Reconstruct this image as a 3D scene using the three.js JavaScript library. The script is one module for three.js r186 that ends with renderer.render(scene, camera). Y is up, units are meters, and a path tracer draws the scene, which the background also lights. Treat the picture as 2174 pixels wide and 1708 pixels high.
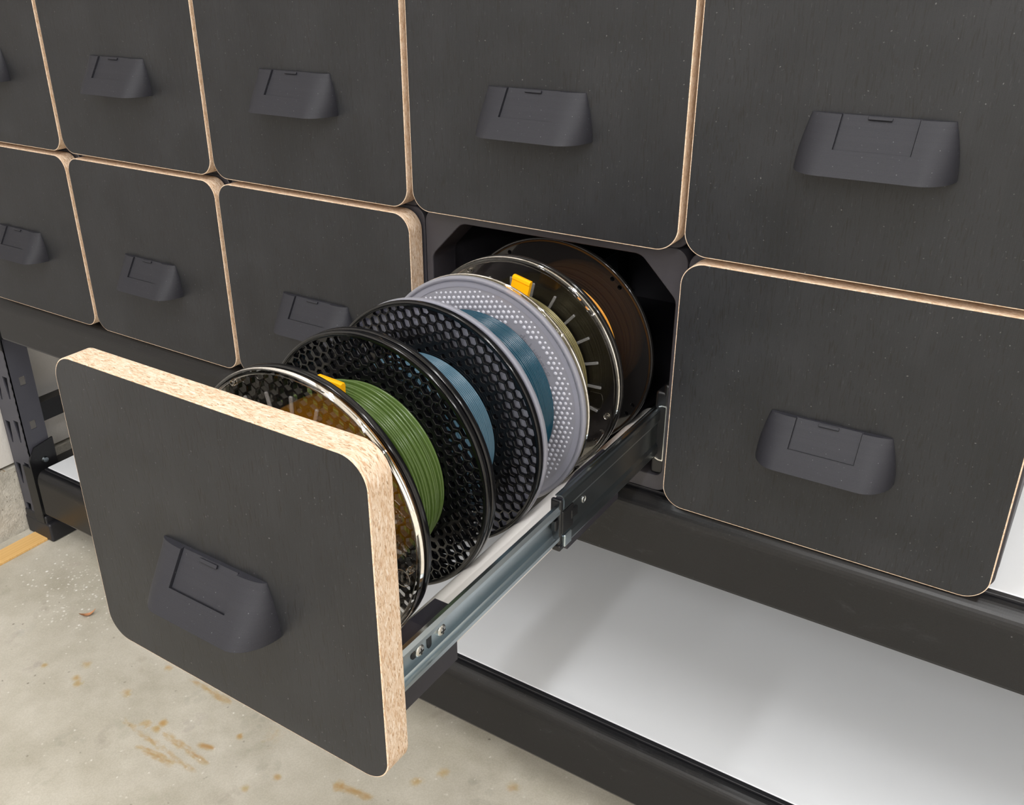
import * as THREE from 'three';
import { mergeGeometries, toCreasedNormals } from 'three/addons/utils/BufferGeometryUtils.js';
import { RoundedBoxGeometry } from 'three/addons/geometries/RoundedBoxGeometry.js';
import { RectAreaLightUniformsLib } from 'three/addons/lights/RectAreaLightUniformsLib.js';
import { TextGeometry } from 'three/addons/geometries/TextGeometry.js';
import { FontLoader } from 'three/addons/loaders/FontLoader.js';
import { Brush, Evaluator, SUBTRACTION, ADDITION } from 'three-bvh-csg';

// ------------------------------------------------------------------ camera, exposure, room lamps
const scene = new THREE.Scene();
const Y0 = 0.436;                       // height of the lower drawer fronts' bottom edge above the floor
const camera = new THREE.PerspectiveCamera(45.8173, 2174 / 1708, 0.02, 30);
camera.position.set(0.3952, 0.4452 + Y0, 0.6741);
{
  const right = new THREE.Vector3(0.8242, -0.0185, -0.5659).normalize();
  const back = new THREE.Vector3(0.5152, 0.4392, 0.7360).normalize();
  const up = new THREE.Vector3().crossVectors(back, right).normalize();
  right.crossVectors(up, back);
  camera.setRotationFromMatrix(new THREE.Matrix4().makeBasis(right, up, back));
}
camera.setViewOffset(2174, 1708, 105.42, 1.70, 2174, 1708);   // the photograph is an off-centre crop
const renderer = new THREE.WebGLRenderer({ antialias: true });
renderer.toneMapping = THREE.LinearToneMapping;
renderer.toneMappingExposure = 1.0;
renderer.shadowMap.enabled = true;
RectAreaLightUniformsLib.init();
scene.background = new THREE.Color(0x000000);
const CEILING = 2.62;
const LAMPS = [   // x, z, turn, intensity: LED shop lights on the garage ceiling
  [0.80, 0.95, Math.PI / 2, 42],
  [2.20, 0.95, Math.PI / 2, 38],
  [-0.45, 1.70, Math.PI / 2, 44],
  [0.80, 3.00, Math.PI / 2, 90],
  [2.20, 3.00, Math.PI / 2, 70],
  [0.10, 4.70, Math.PI / 2, 115],
  [1.70, 4.70, Math.PI / 2, 115],
];
const LAMP_COLOUR = new THREE.Color().setRGB(0.985, 0.99, 1.0);

// ------------------------------------------------------------------ helpers
let seed = 20240607;
const rnd = () => { seed = (seed * 1664525 + 1013904223) >>> 0; return seed / 4294967296; };
const rr = (a, b) => a + (b - a) * rnd();
const V3 = (x, y, z) => new THREE.Vector3(x, y, z);
const taken = {};
function numbered(name) { const n = taken[name] || 0; taken[name] = n + 1; return n ? name + '_' + String(n).padStart(3, '0') : name; }
function shade(o) { o.traverse(c => { if (c.isMesh) { c.castShadow = true; c.receiveShadow = true; } }); return o; }
function thing(name, label, category, pos = [0, 0, 0], group) {
  const o = new THREE.Group(); o.name = numbered(name); o.position.set(...pos); scene.add(o);
  o.userData = { label, category }; if (group) o.userData.group = group;
  return o;
}
function part(name, geo, mat, parent, label) {
  const m = new THREE.Mesh(geo, mat); m.name = name; m.castShadow = m.receiveShadow = true; parent.add(m);
  if (label) m.userData.label = label;
  return m;
}
function structure(name, geo, mat, label, category) {
  const m = new THREE.Mesh(geo, mat); m.name = name; m.castShadow = m.receiveShadow = true; scene.add(m);
  m.userData = { kind: 'structure', label, category };
  return m;
}
const box = (x0, x1, y0, y1, z0, z1) => { const g = new THREE.BoxGeometry(x1 - x0, y1 - y0, z1 - z0); g.translate((x0 + x1) / 2, (y0 + y1) / 2, (z0 + z1) / 2); return g; };
const rbox = (x0, x1, y0, y1, z0, z1, r = 0.002, s = 3) => { const g = new RoundedBoxGeometry(x1 - x0, y1 - y0, z1 - z0, s, Math.min(r, (x1 - x0) / 2.01, (y1 - y0) / 2.01, (z1 - z0) / 2.01)); g.translate((x0 + x1) / 2, (y0 + y1) / 2, (z0 + z1) / 2); return g; };
function strip0(g) { const o = g.index ? g.toNonIndexed() : g; for (const k of Object.keys(o.attributes)) if (!['position', 'normal', 'uv'].includes(k)) o.deleteAttribute(k); return o; }
const merge = (list) => mergeGeometries(list.map(strip0));
function uvBox(g0) {   // texture coordinates in metres, by the way each face points
  const g = g0.index ? g0.toNonIndexed() : g0; const p = g.attributes.position, uv = new Float32Array(p.count * 2);
  const a = V3(), b = V3(), c = V3(), n = V3();
  for (let i = 0; i < p.count; i += 3) {
    a.fromBufferAttribute(p, i); b.fromBufferAttribute(p, i + 1); c.fromBufferAttribute(p, i + 2);
    n.copy(b).sub(a).cross(c.clone().sub(a)); const ax = Math.abs(n.x), ay = Math.abs(n.y), az = Math.abs(n.z);
    [a, b, c].forEach((v, k) => {
      const [u, w] = ax > ay && ax > az ? [v.z, v.y] : ay > az ? [v.x, v.z] : [v.x, v.y];
      uv[(i + k) * 2] = u; uv[(i + k) * 2 + 1] = w;
    });
  }
  g.setAttribute('uv', new THREE.BufferAttribute(uv, 2)); return g;
}
function rounded(x0, x1, y0, y1, r, P = THREE.Shape) {
  const s = new P();
  s.moveTo(x0 + r, y0); s.lineTo(x1 - r, y0); s.absarc(x1 - r, y0 + r, r, -Math.PI / 2, 0);
  s.lineTo(x1, y1 - r); s.absarc(x1 - r, y1 - r, r, 0, Math.PI / 2);
  s.lineTo(x0 + r, y1); s.absarc(x0 + r, y1 - r, r, Math.PI / 2, Math.PI);
  s.lineTo(x0, y0 + r); s.absarc(x0 + r, y0 + r, r, Math.PI, Math.PI * 1.5);
  return s;
}
function roundPoly(pts, P = THREE.Shape) {   // [x, y, radius] corners
  const s = new P(), n = pts.length;
  for (let i = 0; i < n; i++) {
    const a = pts[(i + n - 1) % n], b = pts[i], c = pts[(i + 1) % n], r = b[2] || 0;
    const u = new THREE.Vector2(a[0] - b[0], a[1] - b[1]), w = new THREE.Vector2(c[0] - b[0], c[1] - b[1]);
    const ang = Math.acos(Math.max(-1, Math.min(1, u.clone().normalize().dot(w.clone().normalize()))));
    const d = Math.min(r / Math.tan(ang / 2), u.length() * 0.49, w.length() * 0.49);
    u.normalize().multiplyScalar(d); w.normalize().multiplyScalar(d);
    if (i === 0) s.moveTo(b[0] + u.x, b[1] + u.y); else s.lineTo(b[0] + u.x, b[1] + u.y);
    if (r) s.quadraticCurveTo(b[0], b[1], b[0] + w.x, b[1] + w.y);
  }
  s.closePath(); return s;
}
const extrude = (shape, depth, z0 = 0, opt = {}) => { const g = new THREE.ExtrudeGeometry(shape, { depth, bevelEnabled: false, curveSegments: 10, ...opt }); g.translate(0, 0, z0); return g; };
function thick(pts, t) {   // a bent sheet-metal section: offset polyline of thickness t
  const n = pts.length, L = [], R = [];
  for (let i = 0; i < n; i++) {
    const p = new THREE.Vector2(...pts[i]);
    const d0 = i > 0 ? p.clone().sub(new THREE.Vector2(...pts[i - 1])).normalize() : null;
    const d1 = i < n - 1 ? new THREE.Vector2(...pts[i + 1]).sub(p).normalize() : null;
    const d = (d0 && d1 ? d0.clone().add(d1) : d0 || d1).normalize();
    const k = d0 ? t / 2 / Math.max(0.5, d.dot(d0)) : t / 2;
    L.push([p.x - d.y * k, p.y + d.x * k]); R.unshift([p.x + d.y * k, p.y - d.x * k]);
  }
  return new THREE.Shape([...L, ...R].map(q => new THREE.Vector2(...q)));
}
const lathe = (pts, seg = 128) => { const g = new THREE.LatheGeometry(pts.map(p => new THREE.Vector2(p[0], p[1])), seg); g.rotateX(Math.PI / 2); return g; };   // (radius, z) turned about z
const cyl = (r, z0, z1, seg = 32, r2 = r) => { const g = new THREE.CylinderGeometry(r2, r, z1 - z0, seg); g.rotateX(Math.PI / 2); g.translate(0, 0, (z0 + z1) / 2); return g; };
function tex(w, h, draw, { colour = true, size = 1, sizeY = size } = {}) {   // drawn canvas that repeats every size metres
  const c = document.createElement('canvas'); c.width = w; c.height = h; const x = c.getContext('2d'); draw(x, w, h);
  const t = new THREE.CanvasTexture(c); t.wrapS = t.wrapT = THREE.RepeatWrapping; t.repeat.set(1 / size, 1 / sizeY);
  if (colour) t.colorSpace = THREE.SRGBColorSpace; return t;
}
function grain(x, w, h, amount) {   // per-pixel noise over what is drawn
  const d = x.getImageData(0, 0, w, h);
  for (let i = 0; i < d.data.length; i += 4) { const n = (rnd() - 0.5) * amount; d.data[i] += n; d.data[i + 1] += n; d.data[i + 2] += n; }
  x.putImageData(d, 0, 0);
}
function clouds(w, h, cells, out) {   // tiling value noise, added into out
  for (const [c, a] of cells) {
    const g = new Float32Array(c * c).map(() => rnd() - 0.5);
    for (let j = 0; j < h; j++) for (let i = 0; i < w; i++) {
      const u = i / w * c, v = j / h * c, i0 = Math.floor(u), j0 = Math.floor(v); let fu = u - i0, fv = v - j0;
      fu = fu * fu * (3 - 2 * fu); fv = fv * fv * (3 - 2 * fv);
      const i1 = (i0 + 1) % c, j1 = (j0 + 1) % c;
      out[j * w + i] += a * ((g[j0 * c + i0] * (1 - fu) + g[j0 * c + i1] * fu) * (1 - fv) + (g[j1 * c + i0] * (1 - fu) + g[j1 * c + i1] * fu) * fv);
    }
  }
  return out;
}

// ------------------------------------------------------------------ surfaces
// chipboard: pale flakes lying along the edge, some brown
function chips(x, w, h, lift) {
  x.fillStyle = lift ? '#999' : '#d8bfa5'; x.fillRect(0, 0, w, h);
  const tones = ['#e1ccb6', '#e8d7c4', '#d5ba9e', '#cdb093', '#dcc6ae', '#c3a180', '#b6906e', '#ecdfd0'];
  for (let i = 0; i < 9000; i++) {
    const u = rnd() * w, v = rnd() * h, l = rr(4, 26), t = rr(1.2, 4), a = (rnd() - 0.5) * 0.8;
    const dark = rnd() < 0.12;
    x.fillStyle = lift ? (dark ? '#333' : rnd() < 0.5 ? '#aaa' : '#888') : dark ? ['#9c7856', '#8c6848', '#aa8663'][i % 3] : tones[(rnd() * tones.length) | 0];
    x.globalAlpha = dark ? 0.75 : 0.55;
    for (const du of [-w, 0, w]) for (const dv of [-h, 0, h]) {
      if (u + du < -60 || u + du > w + 60 || v + dv < -60 || v + dv > h + 60) continue;
      x.save(); x.translate(u + du, v + dv); x.rotate(a); x.beginPath(); x.ellipse(0, 0, dark ? l * 0.5 : l, dark ? t * 0.6 : t, 0, 0, 7); x.fill(); x.restore();
    }
  }
  x.globalAlpha = 1; grain(x, w, h, lift ? 30 : 22);
}
seed = 11; const chipMap = tex(1024, 512, (x, w, h) => chips(x, w, h, false), { size: 0.14, sizeY: 0.07 });
seed = 11; const chipBump = tex(1024, 512, (x, w, h) => chips(x, w, h, true), { size: 0.14, sizeY: 0.07, colour: false });
// black-dyed veneer: upright pores, faint figure, dust
seed = 5;
const pores = []; for (let i = 0; i < 900; i++) { const cx = rnd() * 1024, n = 1 + (rnd() * 4 | 0); for (let k = 0; k < n; k++) pores.push([cx + rr(-8, 8), rnd() * 1024 % 1024, rr(0.6, 1.7), rr(5, 22), rr(-0.12, 0.12)]); }
const dust = []; for (let i = 0; i < 420; i++) dust.push([rnd() * 1024, rnd() * 1024, rr(0.4, 1.5), rr(0.4, 2.6), rnd() * 3, rr(0.15, 0.55)]);
function veneer(x, w, h, lift) {
  const n = clouds(w, h, [[5, 7], [13, 5]], new Float32Array(w * h));
  const d = x.createImageData(w, h); const streak = new Float32Array(w).map(() => (rnd() - 0.5) * 5);
  for (let i = 0; i < w * h; i++) { const s = streak[i % w] + n[i] + (rnd() - 0.5) * 7, k = i * 4; const b = lift ? 150 : 30; d.data[k] = b + s; d.data[k + 1] = b + (lift ? 0 : 1) + s; d.data[k + 2] = b + (lift ? 0 : 4) + s; d.data[k + 3] = 255; }
  x.putImageData(d, 0, 0);
  x.fillStyle = lift ? '#333' : '#141313';
  for (const [u, v, t, l, a] of pores) { x.save(); x.translate(u, v); x.rotate(a); x.globalAlpha = lift ? 0.7 : 0.55; x.beginPath(); x.ellipse(0, 0, t, l, 0, 0, 7); x.fill(); x.restore(); }
  if (!lift) { for (let i = 0; i < 700; i++) { x.fillStyle = `rgba(120,120,124,${rr(0.06, 0.28)})`; x.beginPath(); x.ellipse(rnd() * w, rnd() * h, rr(0.4, 0.9), rr(2, 9), rr(-0.1, 0.1), 0, 7); x.fill(); } }
  if (!lift) { x.fillStyle = '#b4b2ae'; for (const [u, v, t, l, a, o] of dust) { x.save(); x.translate(u, v); x.rotate(a); x.globalAlpha = o; x.beginPath(); x.ellipse(0, 0, t, l, 0, 0, 7); x.fill(); x.restore(); } }
  x.globalAlpha = 1;
}
seed = 6; const veneerMap = tex(1024, 1024, (x, w, h) => veneer(x, w, h, false), { size: 0.27 });
seed = 6; const veneerBump = tex(1024, 1024, (x, w, h) => veneer(x, w, h, true), { size: 0.27, colour: false });
// moulded / printed black plastic: dust specks and faint layer lines
seed = 8;
const printMap = tex(512, 512, (x, w, h) => {
  x.fillStyle = '#26262b'; x.fillRect(0, 0, w, h);
  for (let j = 0; j < h; j += 2) { x.fillStyle = `rgba(${rnd() < 0.5 ? '24,24,28' : '52,52,58'},0.10)`; x.fillRect(0, j, w, 1); }
  for (let i = 0; i < 150; i++) { x.fillStyle = `rgba(200,198,194,${rr(0.15, 0.6)})`; x.beginPath(); x.ellipse(rnd() * w, rnd() * h, rr(0.4, 1.3), rr(0.4, 1.3), 0, 0, 7); x.fill(); }
  grain(x, w, h, 7);
}, { size: 0.11 });
// powder-coated steel with rubs and dust
seed = 9;
const steelMap = tex(1024, 512, (x, w, h) => {
  x.fillStyle = '#161618'; x.fillRect(0, 0, w, h);
  for (let i = 0; i < 46; i++) { const u = rnd() * w, v = rnd() * h, r = rr(10, 40); x.save(); x.translate(u, v); x.rotate(rr(-0.5, 0.5)); x.scale(1.6, 0.5); for (let k = 0; k < 60; k++) { x.fillStyle = `rgba(140,138,138,${rr(0.01, 0.05)})`; x.beginPath(); x.arc((rnd() + rnd() - 1) * r, (rnd() + rnd() - 1) * r, rr(0.6, 2.6), 0, 7); x.fill(); } x.restore(); }
  for (let i = 0; i < 26; i++) { x.strokeStyle = `rgba(150,146,142,${rr(0.1, 0.3)})`; x.lineWidth = rr(0.5, 1); x.beginPath(); const u = rnd() * w, v = rnd() * h; x.moveTo(u, v); x.lineTo(u + rr(-18, 18), v + rr(-5, 5)); x.stroke(); }
  for (let i = 0; i < 240; i++) { x.fillStyle = `rgba(190,188,184,${rr(0.1, 0.45)})`; x.beginPath(); x.arc(rnd() * w, rnd() * h, rr(0.4, 1.2), 0, 7); x.fill(); }
  grain(x, w, h, 9);
}, { size: 0.55, sizeY: 0.275 });
// smooth-trowelled concrete floor; stains laid where the photograph shows them (metres on the floor)
// tan stains on the floor: x, z, radius, strength - or x, z to x, z, width, strength for smears (metres)
const STAINS = [
  [-0.339, 0.118, 0.004, 1], [-0.61, 0.143, 0.008, 0.7], [-0.599, 0.166, 0.006, 1], [-0.588, 0.172, 0.006, 1], [-0.519, 0.147, 0.008, 1],
  [-0.511, 0.085, 0.006, 0.7], [-0.658, 0.175, 0.004, 0.6], [-0.453, 0.169, 0.007, 1.2], [-0.436, 0.156, 0.006, 1.4], [-0.436, 0.167, 0.006, 1],
  [-0.307, 0.095, 0.018, 0.6], [-0.255, 0.139, 0.004, 0.8], [-0.275, 0.172, 0.006, 0.6], [-0.186, 0.109, 0.008, 1.5],
  [-0.096, 0.027, 0.008, 1], [-0.114, 0.054, 0.007, 1], [-0.017, -0.001, 0.008, 0.8],
  [-0.484, 0.18, -0.344, 0.188, 0.005, 1.2], [-0.433, 0.199, -0.376, 0.194, 0.006, 1.2], [-0.423, 0.166, -0.341, 0.171, 0.006, 1.3],
  [-0.467, 0.082, -0.393, 0.086, 0.006, 1.2], [-0.186, 0.109, -0.145, 0.102, 0.006, 1.1], [-0.371, 0.155, -0.354, 0.151, 0.005, 0.8],
];
const FX0 = -1.2, FZ0 = -0.9, FS = 2.4;
seed = 21;
const floorN = clouds(2048, 2048, [[9, 17], [23, 15], [61, 12], [160, 10]], new Float32Array(2048 * 2048));
const floorMap = tex(2048, 2048, (x, w, h) => {
  const d = x.createImageData(w, h);
  for (let i = 0; i < w * h; i++) { const s = floorN[i] + (rnd() - 0.5) * 12, k = i * 4; d.data[k] = 184 + s; d.data[k + 1] = 178 + s * 1.02; d.data[k + 2] = 164 + s * 1.12; d.data[k + 3] = 255; }
  x.putImageData(d, 0, 0);
  const M = w / FS, P = (fx, fz) => [(fx - FX0) * M, (fz - FZ0) * M];
  for (let i = 0; i < 260; i++) { const [u, v] = P(rr(-1.1, 0.5), rr(-0.6, 0.9)); x.fillStyle = `rgba(120,114,102,${rr(0.03, 0.10)})`; for (let k = 0; k < 6; k++) { x.beginPath(); x.ellipse(u + rr(-12, 12), v + rr(-12, 12), rr(2, 9), rr(2, 6), rnd() * 3, 0, 7); x.fill(); } }
  const blot = (fx, fz, r, a) => { const [u, v] = P(fx, fz); for (let k = 0; k < 46; k++) { x.fillStyle = `rgba(172,134,76,${a * rr(0.03, 0.095)})`; x.beginPath(); x.ellipse(u + (rnd() + rnd() - 1) * r * M, v + (rnd() + rnd() - 1) * r * M, rr(1, 4), rr(1, 3), rnd() * 3, 0, 7); x.fill(); } };
  const smear = (a, b, t, o) => { for (let k = 0; k < 130; k++) { const f = Math.pow(rnd(), 0.8), [u, v] = P(a[0] + (b[0] - a[0]) * f, a[1] + (b[1] - a[1]) * f); x.fillStyle = `rgba(168,132,80,${o * rr(0.05, 0.13)})`; const q = (rnd() + rnd() - 1) * t * M, dir = Math.atan2(b[1] - a[1], b[0] - a[0]); x.save(); x.translate(u - Math.sin(dir) * q, v + Math.cos(dir) * q); x.rotate(dir); x.beginPath(); x.ellipse(0, 0, rr(2, 6), rr(0.7, 1.8), 0, 0, 7); x.fill(); x.restore(); } };
  for (const s of STAINS) s.length === 4 ? blot(...s) : smear([s[0], s[1]], [s[2], s[3]], s[4], s[5]);
  for (let i = 0; i < 520; i++) { const [u, v] = P(rr(-1.0, 0.2), rr(-0.1, 0.4)); x.fillStyle = rnd() < 0.8 ? `rgba(246,244,238,${rr(0.35, 0.9)})` : `rgba(70,62,52,${rr(0.3, 0.8)})`; x.beginPath(); x.ellipse(u, v, rr(0.4, 1.3), rr(0.4, 1.0), rnd() * 3, 0, 7); x.fill(); }
  for (let i = 0; i < 260; i++) { const [u, v] = P(-0.76 + (rnd() + rnd() - 1) * 0.14, 0.04 + (rnd() + rnd() - 1) * 0.09); x.fillStyle = `rgba(250,249,245,${rr(0.4, 0.95)})`; x.beginPath(); x.arc(u, v, rr(0.4, 1.4), 0, 7); x.fill(); }
}, { size: 1 });
floorMap.wrapS = floorMap.wrapT = THREE.MirroredRepeatWrapping;
seed = 22;
const roughBump = tex(512, 512, (x, w, h) => { const n = clouds(w, h, [[12, 70], [40, 60], [110, 60]], new Float32Array(w * h)); const d = x.createImageData(w, h); for (let i = 0; i < w * h; i++) { const k = i * 4; d.data[k] = d.data[k + 1] = d.data[k + 2] = 128 + n[i]; d.data[k + 3] = 255; } x.putImageData(d, 0, 0); x.fillStyle = 'rgba(20,20,20,0.7)'; for (let i = 0; i < 170; i++) { x.beginPath(); x.ellipse(rnd() * w, rnd() * h, rr(1, 5), rr(1, 2.5), rnd() * 3, 0, 7); x.fill(); } }, { size: 0.22, colour: false });
seed = 23;
const stemMap = tex(512, 512, (x, w, h) => { const n = clouds(w, h, [[6, 26], [30, 18], [90, 14]], new Float32Array(w * h)); const d = x.createImageData(w, h); for (let i = 0; i < w * h; i++) { const k = i * 4, s = n[i] + (rnd() - 0.5) * 16; d.data[k] = 188 + s; d.data[k + 1] = 183 + s; d.data[k + 2] = 172 + s; d.data[k + 3] = 255; } x.putImageData(d, 0, 0); for (let i = 0; i < 120; i++) { x.fillStyle = `rgba(70,60,48,${rr(0.3, 0.7)})`; x.beginPath(); x.ellipse(rnd() * w, rnd() * h, rr(0.8, 4), rr(0.6, 2), rnd() * 3, 0, 7); x.fill(); } for (let i = 0; i < 500; i++) { const u = 250 + (rnd() + rnd() - 1) * 150, v = h - Math.abs(rnd() + rnd() - 1) * 120; x.fillStyle = `rgba(120,84,44,${rr(0.05, 0.22)})`; x.beginPath(); x.ellipse(u, v, rr(2, 8), rr(1, 4), 0, 0, 7); x.fill(); } }, { size: 0.22 });
seed = 24;
const pineMap = tex(256, 512, (x, w, h) => { x.fillStyle = '#e2b672'; x.fillRect(0, 0, w, h); for (let i = 0; i < 260; i++) { x.strokeStyle = rnd() < 0.5 ? 'rgba(190,135,70,0.28)' : 'rgba(245,210,150,0.35)'; x.lineWidth = rr(0.5, 2); const u = rnd() * w; x.beginPath(); x.moveTo(u, 0); x.bezierCurveTo(u + rr(-6, 6), h / 3, u + rr(-6, 6), h * 0.66, u + rr(-4, 4), h); x.stroke(); } grain(x, w, h, 10); }, { size: 0.05, sizeY: 0.1 });

const STD = (o) => new THREE.MeshStandardMaterial(o);
const M = {
  chip: STD({ map: chipMap, bumpMap: chipBump, bumpScale: 0.0003, roughness: 0.85 }),
  veneer: new THREE.MeshPhysicalMaterial({ map: veneerMap, bumpMap: veneerBump, bumpScale: 0.00012, roughness: 0.44, specularIntensity: 0.8 }),
  print: new THREE.MeshPhysicalMaterial({ map: printMap, roughness: 0.58, specularIntensity: 0.6 }),
  housing: STD({ color: 0x38363b, roughness: 0.5 }),
  bracket: STD({ color: 0x2e2c33, roughness: 0.5 }),
  rack: new THREE.MeshPhysicalMaterial({ map: steelMap, roughness: 0.3, specularIntensity: 0.75 }),
  post: STD({ color: 0x3f3f47, roughness: 0.45 }),
  foot: STD({ color: 0x1c1c20, roughness: 0.5 }),
  melamine: STD({ color: 0xdadcdf, roughness: 0.3 }),
  edgeBand: STD({ color: 0x16161a, roughness: 0.4 }),
  pipe: STD({ color: 0xf5f0eb, roughness: 0.4 }),
  zinc: STD({ color: 0xc6d2d8, metalness: 1, roughness: 0.33 }),
  screw: STD({ color: 0xd6d6d2, metalness: 1, roughness: 0.25 }),
  blackZinc: STD({ color: 0x7e868b, metalness: 1, roughness: 0.3 }),
  latch: STD({ color: 0x131315, roughness: 0.35 }),
  floor: STD({ map: floorMap, bumpMap: roughBump, bumpScale: 0.0004, roughness: 0.55 }),
  stem: STD({ map: stemMap, bumpMap: roughBump, bumpScale: 0.0014, roughness: 0.9 }),
  wall: STD({ color: 0xd9d5d0, bumpMap: roughBump, bumpScale: 0.0006, roughness: 0.8 }),
  ceiling: STD({ color: 0xe2e0dc, roughness: 0.9 }),
  pine: STD({ map: pineMap, roughness: 0.7 }),
  leaf: STD({ color: 0xb9835c, roughness: 0.8 }),
  blackAbs: STD({ color: 0x0d0d0f, roughness: 0.13 }),
  clear: new THREE.MeshPhysicalMaterial({ color: 0xf4f2ee, transmission: 1, roughness: 0.03, ior: 1.62, thickness: 0 }),
  rib: new THREE.MeshPhysicalMaterial({ color: 0xf2f2f2, transmission: 0.9, roughness: 0.12, ior: 1.57, thickness: 0 }),
  clearRim: new THREE.MeshPhysicalMaterial({ color: 0xfbf8f4, transmission: 1, roughness: 0.03, ior: 1.5, thickness: 0.004 }),
  frosted: new THREE.MeshPhysicalMaterial({ color: 0xd2d2dc, transmission: 0.72, roughness: 0.5, ior: 1.45, thickness: 0 }),
  bump: new THREE.MeshPhysicalMaterial({ color: 0xd6d6e0, transmission: 0.35, roughness: 0.25, ior: 1.5, thickness: 0 }),
  frostedInk: STD({ color: 0x77777f, roughness: 0.5 }),
  blackGloss: STD({ color: 0x1c1b1b, roughness: 0.07 }),
  clip: STD({ color: 0xf7b200, roughness: 0.4 }),
  lampBody: STD({ color: 0xdedede, roughness: 0.5 }),
};
const filament = (c, rough, extra = {}) => STD({ color: c, roughness: rough, ...extra });

// ------------------------------------------------------------------ the room
const WX = -0.98, WZ = -0.70, RX = 3.4, RZ = 5.6;
{
  const g = new THREE.BoxGeometry(RX - WX + 0.4, 0.12, RZ - WZ + 0.4); g.translate((RX + WX) / 2, -0.06, (RZ + WZ) / 2);
  const f = uvBox(g); const uv = f.attributes.uv;
  for (let i = 0; i < uv.count; i++) uv.setXY(i, (uv.getX(i) - FX0) / FS, 1 - (uv.getY(i) - FZ0) / FS);
  structure('floor', f, M.floor, 'bare grey concrete garage floor with tan stains', 'floor');
  structure('wall_left', uvBox(box(WX - 0.12, WX - 0.004, 0.124, CEILING, WZ - 0.12, RZ + 0.12)), M.wall, 'white painted wall beside the rack post', 'wall');
  structure('trim_1', uvBox(box(WX - 0.12, WX, 0, 0.118, WZ - 0.12, RZ)), M.stem, 'rough concrete footing strip under the white wall', 'footing');
  structure('wall_back', uvBox(box(WX - 0.12, RX + 0.12, 0, CEILING, WZ - 0.12, WZ)), M.wall, 'white wall behind the rack', 'wall');
  structure('wall_right', uvBox(box(RX, RX + 0.12, 0, CEILING, WZ, RZ)), M.wall, 'white wall at the far end of the room', 'wall');
  structure('wall_front', uvBox(box(WX - 0.12, RX + 0.12, 0, CEILING, RZ, RZ + 0.12)), M.wall, 'white wall opposite the rack', 'wall');
  structure('ceiling', box(WX - 0.12, RX + 0.12, CEILING, CEILING + 0.1, WZ - 0.12, RZ + 0.12), M.ceiling, 'plain white garage ceiling', 'ceiling');
}
const glow = STD({ color: 0xffffff, emissive: LAMP_COLOUR, emissiveIntensity: 6, roughness: 0.6 });
LAMPS.forEach(([x, z, turn, power], i) => {
  const t = thing('ceiling_light', ['white tube light on the ceiling in front of the drawers', 'white tube light on the ceiling in front of the end wall', 'white tube light on the ceiling nearest the footing wall', 'white tube light on the ceiling behind the camera', 'white tube light on the ceiling midway along the end wall', 'white tube light on the ceiling by the opposite wall, footing side', 'white tube light on the ceiling by the opposite wall, end side'][i], 'light', [x, CEILING, z]);
  t.rotation.y = turn;
  part('lamp_body', rbox(-0.61, 0.61, -0.05, -0.001, -0.075, 0.075, 0.008), M.lampBody, t);
  part('diffuser', rbox(-0.595, 0.595, -0.062, -0.0505, -0.06, 0.06, 0.004), glow, t);
  const l = new THREE.RectAreaLight(LAMP_COLOUR, power, 1.19, 0.12); l.position.set(0, -0.064, 0); l.rotation.x = -Math.PI / 2; t.add(l);
});

// ------------------------------------------------------------------ the steel rack and its boards (heights below are from the lower drawer fronts' bottom edge)
const RIGHT_END = 0.98, RACK_BACK = -0.62;
function sweepX(pts, x0, x1) { const g = new THREE.ExtrudeGeometry(new THREE.Shape(pts.map(([z, y]) => new THREE.Vector2(-z, y))), { depth: x1 - x0, bevelEnabled: false }); g.rotateY(Math.PI / 2); g.translate(x0, 0, 0); return g; }
function sheetX(pts, t, x0, x1) { const s = thick(pts.map(([z, y]) => [-z, y]), t); const g = new THREE.ExtrudeGeometry(s, { depth: x1 - x0, bevelEnabled: false }); g.rotateY(Math.PI / 2); g.translate(x0, 0, 0); return g; }
const rack = thing('storage_rack', 'black steel storage rack with slotted posts and rounded shelf beams', 'rack', [0, Y0, 0]);
const FLOOR = -Y0;
function beamSection(yt, yb, sgn, zf) {   // rolled front with a rounded top and a ledge behind
  const arc = []; for (let k = 0; k <= 10; k++) { const a = k / 10 * Math.PI / 2; arc.push([-0.0080 - 0.0118 * (1 - Math.cos(a)), yt - 0.0188 + 0.0180 * Math.sin(a)]); }
  const p = [[-0.034, yb + 0.0008], [-0.0115, yb + 0.0008], [-0.0092, yb + 0.0016], [-0.0080, yb + 0.0042], ...arc, [-0.0204, yt - 0.0030], [-0.0204, yt - 0.0105], [-0.047, yt - 0.0105]];
  return p.map(([z, y]) => [zf + sgn * z, y]);
}
const LEVELS = [[-0.006, -0.0755], [-0.303, -0.3805]];
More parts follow.
